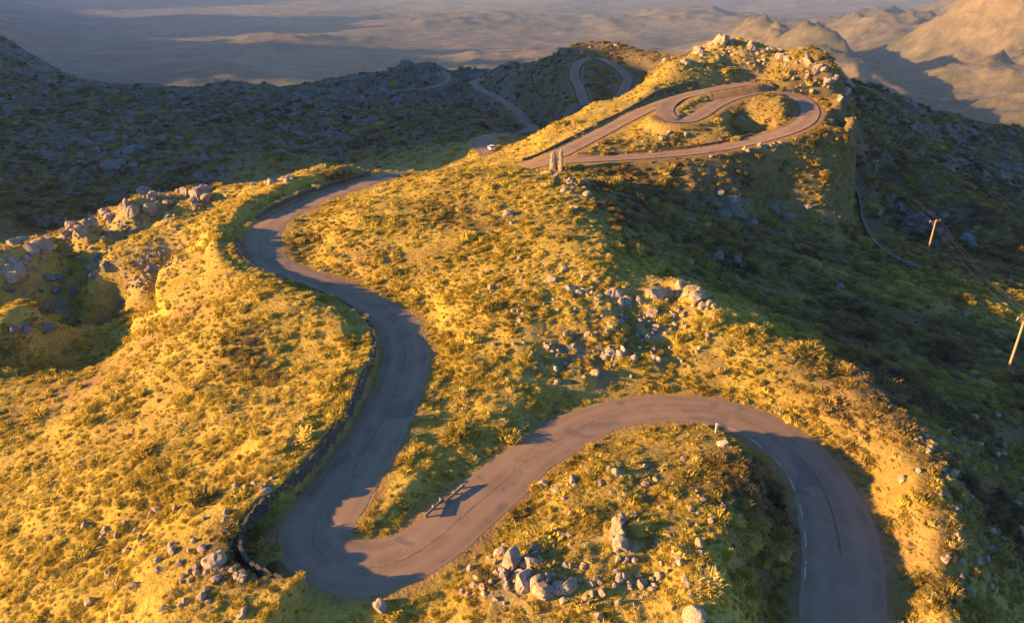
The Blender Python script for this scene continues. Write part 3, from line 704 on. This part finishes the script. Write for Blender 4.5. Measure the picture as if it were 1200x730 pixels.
# ------------------------------------------------------------------ boulders
def ico(sub):
    import bmesh
    bm = bmesh.new(); bmesh.ops.create_icosphere(bm, subdivisions=sub, radius=1)
    v = np.array([q.co[:] for q in bm.verts]); f = np.array([[a.index for a in p.verts] for p in bm.faces]); bm.free()
    return v, f
def rock_mesh(seed, mat, sub=4, squash=0.75, cuts=18, tall=False):
    g = np.random.default_rng(seed); v, f = ico(sub)
    v = v * np.array([1, g.uniform(.65, .95), squash if not tall else 1])
    for k in range(cuts):
        n = g.normal(size=3); n /= np.linalg.norm(n); d = g.uniform(.34, .72)
        e = np.maximum(0, v @ n - d); v = v - e[:, None] * n * 0.93
    # joints: a few cracks pushed in
    for k in range(3):
        n = g.normal(size=3); n[2] *= 0.4; n /= np.linalg.norm(n); d = g.uniform(-.3, .35)
        w = np.exp(-((v @ n - d) / 0.05) ** 2); v = v * (1 - 0.13 * w)[:, None]
    s = seed * 7.3
    nz = fbm(v[:, 0] * 2 + s, v[:, 1] * 2 + v[:, 2] * 1.7, 0.9, 4, seed)
    v = v * (1 + 0.09 * nz)[:, None] * 1.3
    me = mesh_np('boulder', v, f, mat, False)
    return me
RM = [rock_mesh(10 + k, M_ROCK, 3, [.7, .8, .6, .9, .75, .65][k]) for k in range(6)]
RG = [rock_mesh(30 + k, M_ROCKG, 3, [.7, .8, .6, .9][k]) for k in range(4)]
ROCKS = []
def boulder(x, y, size, label, group, pool, name='boulder', tall=1.0, sink=0.34, rz=None, lim=(0, 1)):
    me = random.choice(pool)
    o = bpy.data.objects.new(name, me)
    z = float(zat(x, y))
    sx = size * random.uniform(.85, 1.15) / 2; sz = size * random.uniform(.8, 1.15) / 2 * tall
    o.location = (x, y, z + sz * (0.72 - sink * 2))
    o.scale = (sx, sx * random.uniform(.8, 1.1), sz)
    o.rotation_euler = (random.uniform(-.25, .25), random.uniform(-.25, .25), random.uniform(0, 6.28) if rz is None else rz)
    if group:
        q = (size - lim[0]) / max(.01, lim[1] - lim[0])
        look = 'small' if q < .3 else ('mid-sized' if q < .75 else 'large')
        shp = 'flat' if sz / sx < .95 * tall else ('rounded' if sz / sx < 1.12 * tall else 'upright')
        label = look + ' ' + shp + ' ' + label
    link(o); tag(o, label, 'rock', group)
    ROCKS.append((x, y, size / 2))
    return o
def at_px(px, py, size, *a, **k):
    x, y, z, t = hit(px, py)
    return boulder(x, y, size, *a, **k)
def along(pts, n, spread, sizes, label, group, pool, seed=0, name='boulder', ends=None, **k):
    g = random.Random(seed)
    for i in range(n):
        u = (i + g.random() * .9) / n * (len(pts) - 1); j = min(int(u), len(pts) - 2); f = u - j
        px = pts[j][0] * (1 - f) + pts[j + 1][0] * f + g.gauss(0, spread); py = pts[j][1] * (1 - f) + pts[j + 1][1] * f + g.gauss(0, spread * .55)
        x, y, z, t = hit(px, py)
        if fat(RD, x, y) < HW + 0.8: continue
        boulder(x, y, g.uniform(*sizes) * (1.35 if g.random() < .15 else 1), label + (' ' + ends[min(len(ends) - 1, int(u / (len(pts) - 1) * len(ends)))] if ends else ''), group, pool, name, lim=sizes, **k)
along([(2, 318), (50, 288), (100, 263), (160, 245), (215, 232), (250, 228)], 64, 13, (1.3, 3.9), 'sunlit boulder of the jagged rock crest', 'boulders of the sunlit rock crest', RM, 1, sink=.28, ends=('above the deep dark hollow', 'beside the hollow rim', 'midway to the road', 'behind the little quarry', 'next to the shoulder outcrop'), tall=1.0)
along([(292, 218), (318, 212), (340, 213)], 13, 5, (1.3, 3.0), 'pale boulder in the small outcrop by the road at the ridge shoulder', 'boulders of the shoulder outcrop', RM, 2)
along([(20, 345), (50, 335), (90, 322), (125, 300), (60, 375), (25, 390)], 26, 12, (1.0, 2.3), 'grey boulder on the shaded side of the rock crest', 'boulders in the shaded hollow', RG, 3)
along([(640, 335), (690, 345), (735, 350), (790, 345), (820, 352), (845, 360)], 22, 7, (1.1, 2.5), 'pale boulder along the crest above the long bend', 'boulders of the middle crest', RM, 5)
along([(670, 400), (720, 405), (760, 375), (780, 390), (735, 412), (690, 420), (800, 415), (640, 440), (900, 400)], 26, 14, (.8, 1.7), 'pale boulder sunk in gold grass', 'boulders in the grass above the bend', RM, 6, ends=('left of the middle crest', 'right under the middle crest', 'towards the lower bend', 'near the dark scrub edge'))
along([(580, 668), (600, 655), (618, 668), (640, 690), (660, 690), (600, 690)], 15, 7, (1.0, 2.0), 'pale boulder heaped in the outcrop on the mound inside the bend', 'boulders of the mound outcrop', RM, 7, tall=1.25)
along([(722, 612), (724, 630), (728, 648)], 6, 3, (.9, 1.3), 'upright slab of the low ledge on the mound inside the bend', 'slabs of the mound ledge', RM, 8, name='rock_slab', tall=1.5)
for px, py, s, lb in [(636, 568, 1.4, 'pale boulder at the mound edge just above the inner road shoulder'), (655, 574, 1.2, 'leaning pale boulder second from the road at the mound edge'), (672, 565, 1.5, 'broad pale boulder furthest from the road in the mound edge trio'),
                      (722, 556, 1.3, 'single grey-topped boulder on the mound beside dark shrubs'), (846, 522, 1.7, 'big white-faced boulder at the foot of the marker post'), (812, 722, 2.2, 'large smooth boulder on the steep side of the mound'),
                      (820, 640, 1.5, 'pale boulder on the lit brow above the shaded road bank'), (795, 645, 1.1, 'small boulder beside the ledge shadow on the mound'), (448, 712, 1.5, 'lit boulder below the hairpin with a long dark shadow'),
                      (590, 640, 1.0, 'pair stone by the inner road edge, taller one'), (575, 655, 1.2, 'pair stone by the inner road edge, broader one'), (552, 668, .9, 'small round stone on the inner road shoulder'),
                      (248, 662, 2.0, 'largest pale boulder in the grass left of the hairpin wall'), (130, 672, 1.5, 'pale boulder in the grass low on the sunny slope'), (108, 706, 1.6, 'flat pale boulder at the foot of the sunny slope'), (284, 722, 1.3, 'boulder below the end of the retaining wall'),
                      (596, 252, 2.6, 'blocky boulder with a long shadow below the rock pillars'), (672, 245, 2.4, 'squat grey boulder on the shadow line below the rock pillars'), (662, 318, 2.0, 'smooth pale boulder at the tip of the large hillside shadow'), (575, 340, 1.3, 'lone small boulder on the gold slope right of the road'),
                      (600, 262, 1.4, 'low stone leaning on the blocky boulder'), (1112, 324, 2.2, 'sunlit slab standing on the shaded slope by the track'), (1122, 392, 1.3, 'little lit stone in the dark grass under the power line')]:
    at_px(px, py, s, lb, None, RM)
along([(660, 208), (672, 214), (664, 226), (678, 236)], 9, 5, (1.2, 2.2), 'broken block around the foot of the rock pillars', 'blocks around the rock pillars', RM, 11)
along([(850, 235), (880, 245), (920, 262), (960, 240), (840, 300), (1010, 300), (960, 340)], 16, 14, (1.4, 2.8), 'grey boulder on the shaded grass slope below the hairpin hill', 'boulders on the shaded slope', RG, 12)
along([(780, 78), (815, 62), (850, 48), (885, 55), (925, 72), (960, 80), (985, 95), (992, 120)], 36, 6, (1.6, 4.0), 'pale boulder on the hairpin hill', 'boulders of the hilltop', RM, 14, ends=('beside the loop road', 'on the summit', 'just past the summit', 'on the brow over the dark east slope'))
along([(795, 143), (815, 141), (745, 170), (880, 140)], 8, 5, (1.2, 2.4), 'boulder in the grass inside the hairpins', 'boulders inside the hairpins', RM, 15)
along([(70, 150), (95, 140), (130, 170), (160, 195), (155, 185), (110, 190), (200, 150), (240, 180), (60, 185), (20, 150)], 30, 22, (2.5, 6.0), 'grey boulder on the dark hillside', 'boulders of the dark hillside', RG, 16, ends=('under its skyline', 'halfway down it', 'low in its gully', 'at its foot'))
along([(250, 130), (300, 160), (380, 125), (385, 120), (340, 180), (420, 170), (220, 210)], 16, 22, (2.0, 4.5), 'grey boulder on the dark slope behind the ridge shoulder', 'boulders of the dark slope', RG, 17)
along([(1035, 255), (1060, 240), (1075, 255), (1100, 265), (1150, 290), (1060, 275)], 24, 12, (1.4, 3.2), 'grey boulder of the shaded rock field', 'boulders of the shaded rock field', RG, 18, ends=('by the track wall', 'behind the power pole', 'down the slope from the pole'))
along([(1060, 130), (1100, 160), (1150, 180), (1180, 200), (1120, 150), (1190, 240)], 18, 14, (1.8, 4.0), 'grey boulder on the dark east slope above the blue valley', 'boulders of the dark east slope', RG, 19)
along([(470, 74), (495, 70), (520, 74), (600, 80), (640, 68), (700, 58), (745, 58)], 20, 4, (2.0, 5.0), 'boulder on the skyline ridge behind the loop road', 'boulders of the far skyline', RM, 21)

def loose_stones(sets):
    g = random.Random(99); V = []; Fs = []; nb = 0
    base = [ico(1) for _ in range(1)][0]
    for pts, n, spread, sizes in sets:
        for i in range(n):
            u = g.random() * (len(pts) - 1); j = min(int(u), len(pts) - 2); f = u - j
            px = pts[j][0] * (1 - f) + pts[j + 1][0] * f + g.gauss(0, spread * 1.4); py = pts[j][1] * (1 - f) + pts[j + 1][1] * f + g.gauss(0, spread * .8)
            x, y, z, t = hit(px, py)
            if fat(RD, x, y) < HW + .5: continue
            s_ = g.uniform(*sizes) * .5; q = np.random.default_rng(i + len(V)); v = base[0] * (1 + q.uniform(-.28, .22, len(base[0])))[:, None] * np.array([1, g.uniform(.6, 1), g.uniform(.5, .9)])
            a = g.uniform(0, 6.28); ca, sa = math.cos(a), math.sin(a)
            v = np.stack([v[:, 0] * ca - v[:, 1] * sa, v[:, 0] * sa + v[:, 1] * ca, v[:, 2]], 1) * s_ + np.array([x, y, z + s_ * .3])
            V.append(v); Fs.append(base[1] + nb); nb += len(v)
    me = mesh_np('loose_stones', np.vstack(V), np.vstack(Fs), M_ROCK, False)
    tag(link(bpy.data.objects.new('loose_stones', me)), 'small pale stones strewn through the grass and scrub', 'stones', kind='stuff')
loose_stones([([(150, 322), (190, 308), (215, 305), (180, 330), (150, 335)], 70, 7, (.5, 1.0)),
              ([(190, 640), (240, 690), (300, 655), (170, 700), (320, 560), (90, 640), (230, 610)], 78, 16, (.5, 1.0)),
              ([(640, 560), (760, 560), (840, 600), (700, 690), (760, 660), (800, 690), (560, 700)], 114, 22, (.4, .9)),
              ([(700, 188), (780, 184), (860, 176), (930, 168)], 44, 3, (.9, 1.7)),
              ([(1100, 500), (1130, 560), (1160, 480), (1180, 600), (1140, 690), (1085, 500)], 70, 16, (.5, 1.1)),
              ([(640, 335), (700, 360), (760, 355), (830, 360), (780, 400), (700, 410), (640, 440), (600, 300)], 170, 18, (.35, 1.0)), ([(5, 330), (60, 300), (110, 270), (170, 250), (230, 235)], 150, 14, (.5, 1.3)), ([(560, 690), (600, 665), (660, 680), (640, 570)], 60, 12, (.35, .9)), ([(790, 80), (850, 60), (930, 80), (980, 110)], 80, 9, (.6, 1.6))])

# two rock pillars on the crest
def pillar(px, py, h, w, seed, label):
    x, y, z, t = hit(px, py)
    g = np.random.default_rng(seed); mb = MB(); rings = []
    prof = [(-.12, 1.15), (.0, 1.12), (.12, 1.0), (.3, .97), (.5, .9), (.68, .86), (.84, .74), (.94, .56), (1.0, .3)]
    ang = np.sort(g.uniform(0, 2 * math.pi, 3)); base = 1 + g.uniform(-.14, .14, 12)
    for a, s in prof:
        sh = g.normal(0, .03, 2)
        rings.append([(w / 2 * s * base[j] * math.cos(2 * math.pi * j / 12) * (1 + g.uniform(-.07, .07)) + sh[0], w / 2 * s * .8 * base[j] * math.sin(2 * math.pi * j / 12) * (1 + g.uniform(-.07, .07)) + sh[1], a * h) for j in range(12)])
    mb.quadgrid(rings)
    o = mb.build('rock_pillar', M_ROCK); o.location = (x, y, z - 0.1); tag(o, label, 'rock'); ROCKS.append((x, y, w / 2)); return o
pillar(648, 200, 3.9, 1.5, 1, 'broader of two upright rock pillars on the ridge crest')
pillar(657, 200, 4.4, 1.0, 2, 'slimmer, taller of two upright rock pillars on the ridge crest')

# ------------------------------------------------------------------ grass tussocks and scrub
def tussock_mesh(seed, blades=84, core=True, upright=0.6):
    g = np.random.default_rng(seed); V = []; Fs = []
    if core:
        v, f = ico(2)
        r = 1 + 0.6 * fbm(v[:, 0] * 2 + seed * 3.1, v[:, 1] * 2 + v[:, 2] * 2, 0.8, 3, seed)
        v = v * r[:, None] * np.array([.62, .58, .28]); v[:, 2] += .0
        V += v.tolist(); Fs += f.tolist()
    for k in range(blades):
        a = g.uniform(0, 2 * math.pi); rr = math.sqrt(g.random()) * .66
        bx, by = rr * math.cos(a), rr * math.sin(a)
        a2 = a + g.normal(0, .5); lean = (0.25 + 0.75 * rr) * g.uniform(.6, 1.3)
        L = g.uniform(.3, .7); w = g.uniform(.03, .065)
        dx, dy = math.cos(a2), math.sin(a2); px, py = -dy * w, dx * w
        z0 = .26 * max(0, 1 - (rr / .70) ** 2) ** .5 * .8
        m = (bx + dx * lean * L * .45, by + dy * lean * L * .45, z0 + L * upright * .75); e = (bx + dx * lean * L, by + dy * lean * L, z0 + L * upright * (1.0 - .35 * lean))
        b = len(V)
        V += [(bx - px, by - py, z0 - .1), (bx + px, by + py, z0 - .1), (m[0] - px * .8, m[1] - py * .8, m[2]), (m[0] + px * .8, m[1] + py * .8, m[2]), e]
        Fs += [(b, b + 1, b + 3), (b, b + 3, b + 2), (b + 2, b + 3, b + 4)]
    return mesh_np('tussock', V, Fs, M_TUS, False)
proto = bpy.data.collections.new('tussock_shapes')
for k in range(5):
    proto.objects.link(bpy.data.objects.new('tussock_shape_%d' % k, tussock_mesh(50 + k, upright=[.55, .7, .5, .8, .62][k])))
def scatter():
    px_, py_, rr, tt, gg = [], [], [], [], []
    for y0, y1, dens, r0 in [(28, 50, 2.6, .25), (50, 70, 2.4, .26), (70, 95, 1.9, .28), (95, 125, 1.2, .31), (125, 165, .6, .36), (165, 215, .26, .42), (215, 300, .10, .6), (300, 430, .05, .8), (430, 560, .03, 1.0),
                            (28, 50, 6.5, .14), (50, 70, 5.5, .145), (70, 95, 4.5, .16), (95, 130, 2.4, .19), (130, 215, .9, .26), (28, 95, .22, .5), (95, 165, .09, .6), (45, 100, .9, -.55), (100, 170, .6, -.6), (170, 260, .3, -.7), (260, 430, .1, -.9)]:
        scrub = r0 < 0; r0 = abs(r0)
        ym = (y0 + y1) / 2; xm_ = .80 * y1 + 9
        n = int(dens * (y1 - y0) * 2 * xm_)
        x = rng.uniform(-xm_, xm_, n); y = rng.uniform(y0, y1, n)
        keep = np.abs(x) < .80 * y + 9
        rd = fat(RD, x, y); keep &= rd > HW + 0.42 + r0 * .8 + .7 * np.clip(fbm(x, y, 3.5, 3, 4), -.3, 1)
        keep &= fat(TD, x, y) > 2.1 + r0 * .4
        keep &= rng.random(n) > fat(dirt, x, y) * .93
        keep &= rng.random(n) > np.clip(fat(rock_w, x, y) * .55 - .1, 0, 1)
        if scrub: keep &= rng.random(n) < np.clip(fat(olive_and_shade, x, y) * 1.6 - .55, 0, 1)
        clump = fbm(x, y, 4.5, 3, 5); keep &= rng.random(n) < np.clip(.93 + clump * 1.1, .12, 1)
        x, y, clump = x[keep], y[keep], clump[keep]; n = len(x)
        r = r0 * np.exp(rng.normal(0, .36, n)) * (1 + .35 * clump)
        # off the walls, below the wall coping
        gr = np.clip(fat(olive_and_shade, x, y) * 1.1 - .2 + .6 * fbm(x, y, 9, 3, 6) + rng.normal(0, .12, n), 0, 1)  # browner, darker tussocks where the ground colour carries shade
        ti = np.clip(.5 + .55 * fbm(x, y, 6, 4, 1) + rng.normal(0, .2, n), 0, 1)
        px_.append(x); py_.append(y); rr.append(r); tt.append(ti); gg.append(gr)
    return [np.concatenate(a) for a in (px_, py_, rr, tt, gg)]
sx, sy, sr, st_, sg = scatter()
RK = np.array(ROCKS)
keep = np.ones(len(sx), bool)
for x, y, r in RK: keep &= (sx - x) ** 2 + (sy - y) ** 2 > (r * .8) ** 2
sx, sy, sr, st_, sg = [a[keep] for a in (sx, sy, sr, st_, sg)]
sz = zat(sx, sy) - 0.06
me = bpy.data.meshes.new('grass_tussocks'); me.vertices.add(len(sx)); me.vertices.foreach_set('co', np.stack([sx, sy, sz], -1).astype(np.float32).ravel())
def fa(nm, v, typ='FLOAT', key='value'):
    a = me.attributes.new(nm, typ, 'POINT'); a.data.foreach_set(key, v)
fa('tint', st_.astype(np.float32)); fa('green_and_shade', sg.astype(np.float32))
fa('scl', (np.stack([sr, sr, sr * rng.uniform(.75, 1.25, len(sr))], -1) * 1.35).astype(np.float32).ravel(), 'FLOAT_VECTOR', 'vector')
fa('rot', np.stack([rng.normal(0, .12, len(sr)), rng.normal(0, .12, len(sr)), rng.uniform(0, 6.28, len(sr))], -1).astype(np.float32).ravel(), 'FLOAT_VECTOR', 'vector')
fa('pick', rng.integers(0, 5, len(sr)).astype(np.int32), 'INT')
tus = link(bpy.data.objects.new('grass_tussocks', me)); tag(tus, 'gold and brown grass tussocks covering the ridge', 'grass', kind='stuff')
ng = bpy.data.node_groups.new('tussock_scatter', 'GeometryNodeTree')
ng.interface.new_socket('Geometry', in_out='INPUT', socket_type='NodeSocketGeometry'); ng.interface.new_socket('Geometry', in_out='OUTPUT', socket_type='NodeSocketGeometry')
N = ng.nodes.new
gi, go, ip, ci = N('NodeGroupInput'), N('NodeGroupOutput'), N('GeometryNodeInstanceOnPoints'), N('GeometryNodeCollectionInfo')
ci.inputs['Collection'].default_value = proto; ci.inputs['Separate Children'].default_value = True; ci.inputs['Reset Children'].default_value = True
def named(nm, typ):
    n = N('GeometryNodeInputNamedAttribute'); n.data_type = typ; n.inputs['Name'].default_value = nm
    return n.outputs['Attribute']
L_ = ng.links.new
L_(gi.outputs[0], ip.inputs['Points']); L_(ci.outputs[0], ip.inputs['Instance']); ip.inputs['Pick Instance'].default_value = True
L_(named('pick', 'INT'), ip.inputs['Instance Index']); L_(named('rot', 'FLOAT_VECTOR'), ip.inputs['Rotation']); L_(named('scl', 'FLOAT_VECTOR'), ip.inputs['Scale'])
L_(ip.outputs[0], go.inputs[0])
tus.modifiers.new('scatter', 'NODES').node_group = ng
print('tussocks', len(sx), 'rocks', len(ROCKS))

# ------------------------------------------------------------------ power line
def pole(px, py, top_py, label, rz):
    x, y, z, t = hit(px, py)
    h = (PY(px, top_py, y)[2] - z) if top_py is not None else 8.5
    root = empty('power_pole', (x, y, z), rz); tag(root, label, 'pole', None)
    mb = MB(); mb.tube([(0, 0, -.5), (0, 0, h * .5), (0, 0, h)], [.17, .15, .12], 10); mb.build('post', M_WOOD, root, True)
    arm = MB(); arm.box((0, .16, h - .35), (2.5, .14, .18)); am = arm.build('crossarm', M_WOOD, root)
    for sx_ in (-1, 1):
        b = MB(); b.tube([(sx_ * .75, .17, h - .42), (0, .14, h - 1.15)], .035, 6); b.build('brace', M_WOOD, root)
    tops = []
    for xx in (-1.12, 0.42, 1.12):
        b = MB(); b.tube([(xx, .16, h - .26), (xx, .16, h - .18), (xx, .16, h - .12), (xx, .16, h - .06), (xx, .16, h + .02)], [.035, .07, .05, .07, .03], 8); b.build('insulator', M_CERAM, root, True)
        tops.append(Matrix.Translation((x, y, z)) @ Matrix.Rotation(rz, 4, 'Z') @ Vector((xx, .16, h + .02)))
    return tops
pp = [pole(1180, 437, None, 'tall timber power pole standing in the dark grass above the track', .35), pole(1086, 300, 258, 'timber power pole with sunlit crossarm in front of the shaded rock field', .25),
      pole(1024, 209, 187, 'small timber power pole beside the shaded track behind the wall', .2), pole(1068, 163, 147, 'far power pole high on the dark east slope', .2)]
p0 = [Vector((q.x + 30, q.y - 42, q.z - 1.5)) for q in pp[0]]
CL = ['power cable on the outer left ends of the crossarms', 'power cable on the middle insulators of the crossarms', 'power cable on the outer right ends of the crossarms']
for c in range(3):
    mb = MB(); chain = [p0[c]] + [q[c] for q in pp]; pts = []
    for a, b in zip(chain[:-1], chain[1:]):
        L = (b - a).length
        for i in range(14):
            s = i / 14; p = a.lerp(b, s); p.z -= 4 * s * (1 - s) * L * .018; pts.append(p)
    pts.append(chain[-1]); mb.tube(pts, .012, 5)
    tag(mb.build('power_cable', M_WIRE, None, True), CL[c], 'cable')

# ------------------------------------------------------------------ marker post, roadside rail
def marker(px, py, h, label):
    x, y, z, t = hit(px, py); root = empty('marker_post', (x, y, z)); tag(root, label, 'post')
    M_P = mat_plain('pale_post', (0.36, 0.29, 0.22), .85, 8, .3)
    mb = MB(); mb.box((0, 0, h / 2 - .15), (.22, .22, h + .3), .2, .012); mb.build('shaft', M_P, root)
    mb = MB(); mb.quadgrid([[(sx_ * .15, sy_ * .15, h) for sx_, sy_ in ((-1, -1), (1, -1), (1, 1), (-1, 1))], [(sx_ * .15, sy_ * .15, h + .1) for sx_, sy_ in ((-1, -1), (1, -1), (1, 1), (-1, 1))], [(sx_ * .03, sy_ * .03, h + .22) for sx_, sy_ in ((-1, -1), (1, -1), (1, 1), (-1, 1))]]); mb.build('cap', M_P, root)
marker(839, 508, 1.0, 'pale square marker post above the big white-faced boulder')
M_RAIL = mat_plain('weathered_rail', (0.19, 0.165, 0.145), .75, 7, .35, .3, .0)
def rail(pa, pb, label, nposts, tilt):
    a = Vector(PZ(*pa, .1)); b = Vector(PZ(*pb, .1))
    a.z = float(zat(a.x, a.y)); b.z = float(zat(b.x, b.y))
    root = empty('guard_rail', a, math.atan2(b.y - a.y, b.x - a.x)); L = (b.xy - a.xy).length; dz = b.z - a.z
    tag(root, label, 'guard rail')
    for k in range(nposts):
        f = k / (nposts - 1); m = MB(); m.box((f * L, 0, f * dz + .2), (.14, .16, .7), 0, .015); m.build('post', M_RAIL, root)
    m = MB(); prof = [(-.05, -.16), (.05, -.1), (-.02, 0), (.05, .1), (-.05, .16), (-.07, .16), (0, .1), (-.06, 0), (0, -.1), (-.07, -.16)]
    m.quadgrid([[(s * (L + .6) - .3, -.14 + p, dz * s + .38 + q + tilt * (s - .5)) for p, q in prof] for s in np.linspace(0, 1, 9)]); m.build('rail', M_RAIL, root)
rail((523, 587), (541, 572), 'short steel guard rail at the road edge with shadows across the asphalt', 3, .1)
rail((499, 606), (516, 588), 'bent steel guard rail length half lost in the roadside grass', 3, -.25)

# ------------------------------------------------------------------ the parked car on the far bend
def car(px, py, dist, label):
    q = np.array(PY(px, py, dist)[:2]); i = int(np.argmin(((PM[:, :2] - q) ** 2).sum(1))); t, nl = frame(PM)
    M_C = mat_plain('white_car_paint', (0.62, 0.62, 0.63), .3, 2, .03, .5); M_G = mat_plain('car_glass', (0.02, 0.025, 0.03), .1, 2, .05, .6); M_T = mat_plain('tyre_rubber', (.03, .03, .03), .8); M_RI = mat_plain('rim', (.45, .45, .46), .35, 3, .1, .5, .8)
    M_L = mat_plain('tail_lamp', (.35, .02, .02), .3); M_H = mat_plain('head_lamp', (.7, .7, .68), .15)
    pos = PM[i, :2] - nl[i] * 1.4
    root = empty('car', (pos[0], pos[1], PM[i, 2] + .06), math.atan2(t[i, 1], t[i, 0])); tag(root, label, 'car')
    secs = [(-2.05, .62, .55, .80), (-1.95, .80, .32, .95), (-1.4, .86, .25, .98), (-.6, .87, .22, .96), (.5, .87, .22, .94), (1.2, .86, .25, .90), (1.8, .80, .32, .80), (2.08, .6, .45, .66)]
    m = MB(); m.quadgrid([[(x, -w, lo), (x, -w * 1.02, (lo + hi) / 2), (x, -w * .93, hi), (x, -w * .3, hi + .03), (x, w * .3, hi + .03), (x, w * .93, hi), (x, w * 1.02, (lo + hi) / 2), (x, w, lo)] for x, w, lo, hi in secs]); m.build('body', M_C, root)
    m = MB(); m.quadgrid([[(-1.85, -.74, .93), (-1.85, .74, .93), (1.0, .74, .9), (1.0, -.74, .9)], [(-1.45, -.62, 1.38), (-1.45, .62, 1.38), (.2, .62, 1.4), (.2, -.62, 1.4)]]); m.build('cabin_glass', M_G, root)
    m = MB(); m.quadgrid([[(-1.5, -.64, 1.375), (-1.5, .64, 1.375), (.25, .64, 1.39), (.25, -.64, 1.39)], [(-1.35, -.55, 1.46), (-1.35, .55, 1.46), (.1, .55, 1.47), (.1, -.55, 1.47)]]); m.build('roof', M_C, root)
    for sx_ in (-1.3, 1.3):
        for sy_ in (-1, 1):
            w = MB(); w.tube([(sx_, sy_ * .70, .32), (sx_, sy_ * .90, .32)], .32, 16); wo_ = w.build('wheel', M_T, root); r_ = MB(); r_.tube([(sx_, sy_ * .89, .32), (sx_, sy_ * .915, .32)], .2, 12); r_.build('rim', M_RI, wo_)
    for sy_ in (-1, 1):
        m = MB(); m.box((2.0, sy_ * .55, .62), (.12, .28, .14)); m.build('headlight', M_H, root)
        m = MB(); m.box((-2.03, sy_ * .6, .78), (.1, .22, .16)); m.build('tail_light', M_L, root)
        m = MB(); m.box((.75, sy_ * .95, .98), (.12, .16, .12)); m.build('mirror', M_C, root)
car(579, 173, 216, 'small white car with dark windows on the shaded far bend')
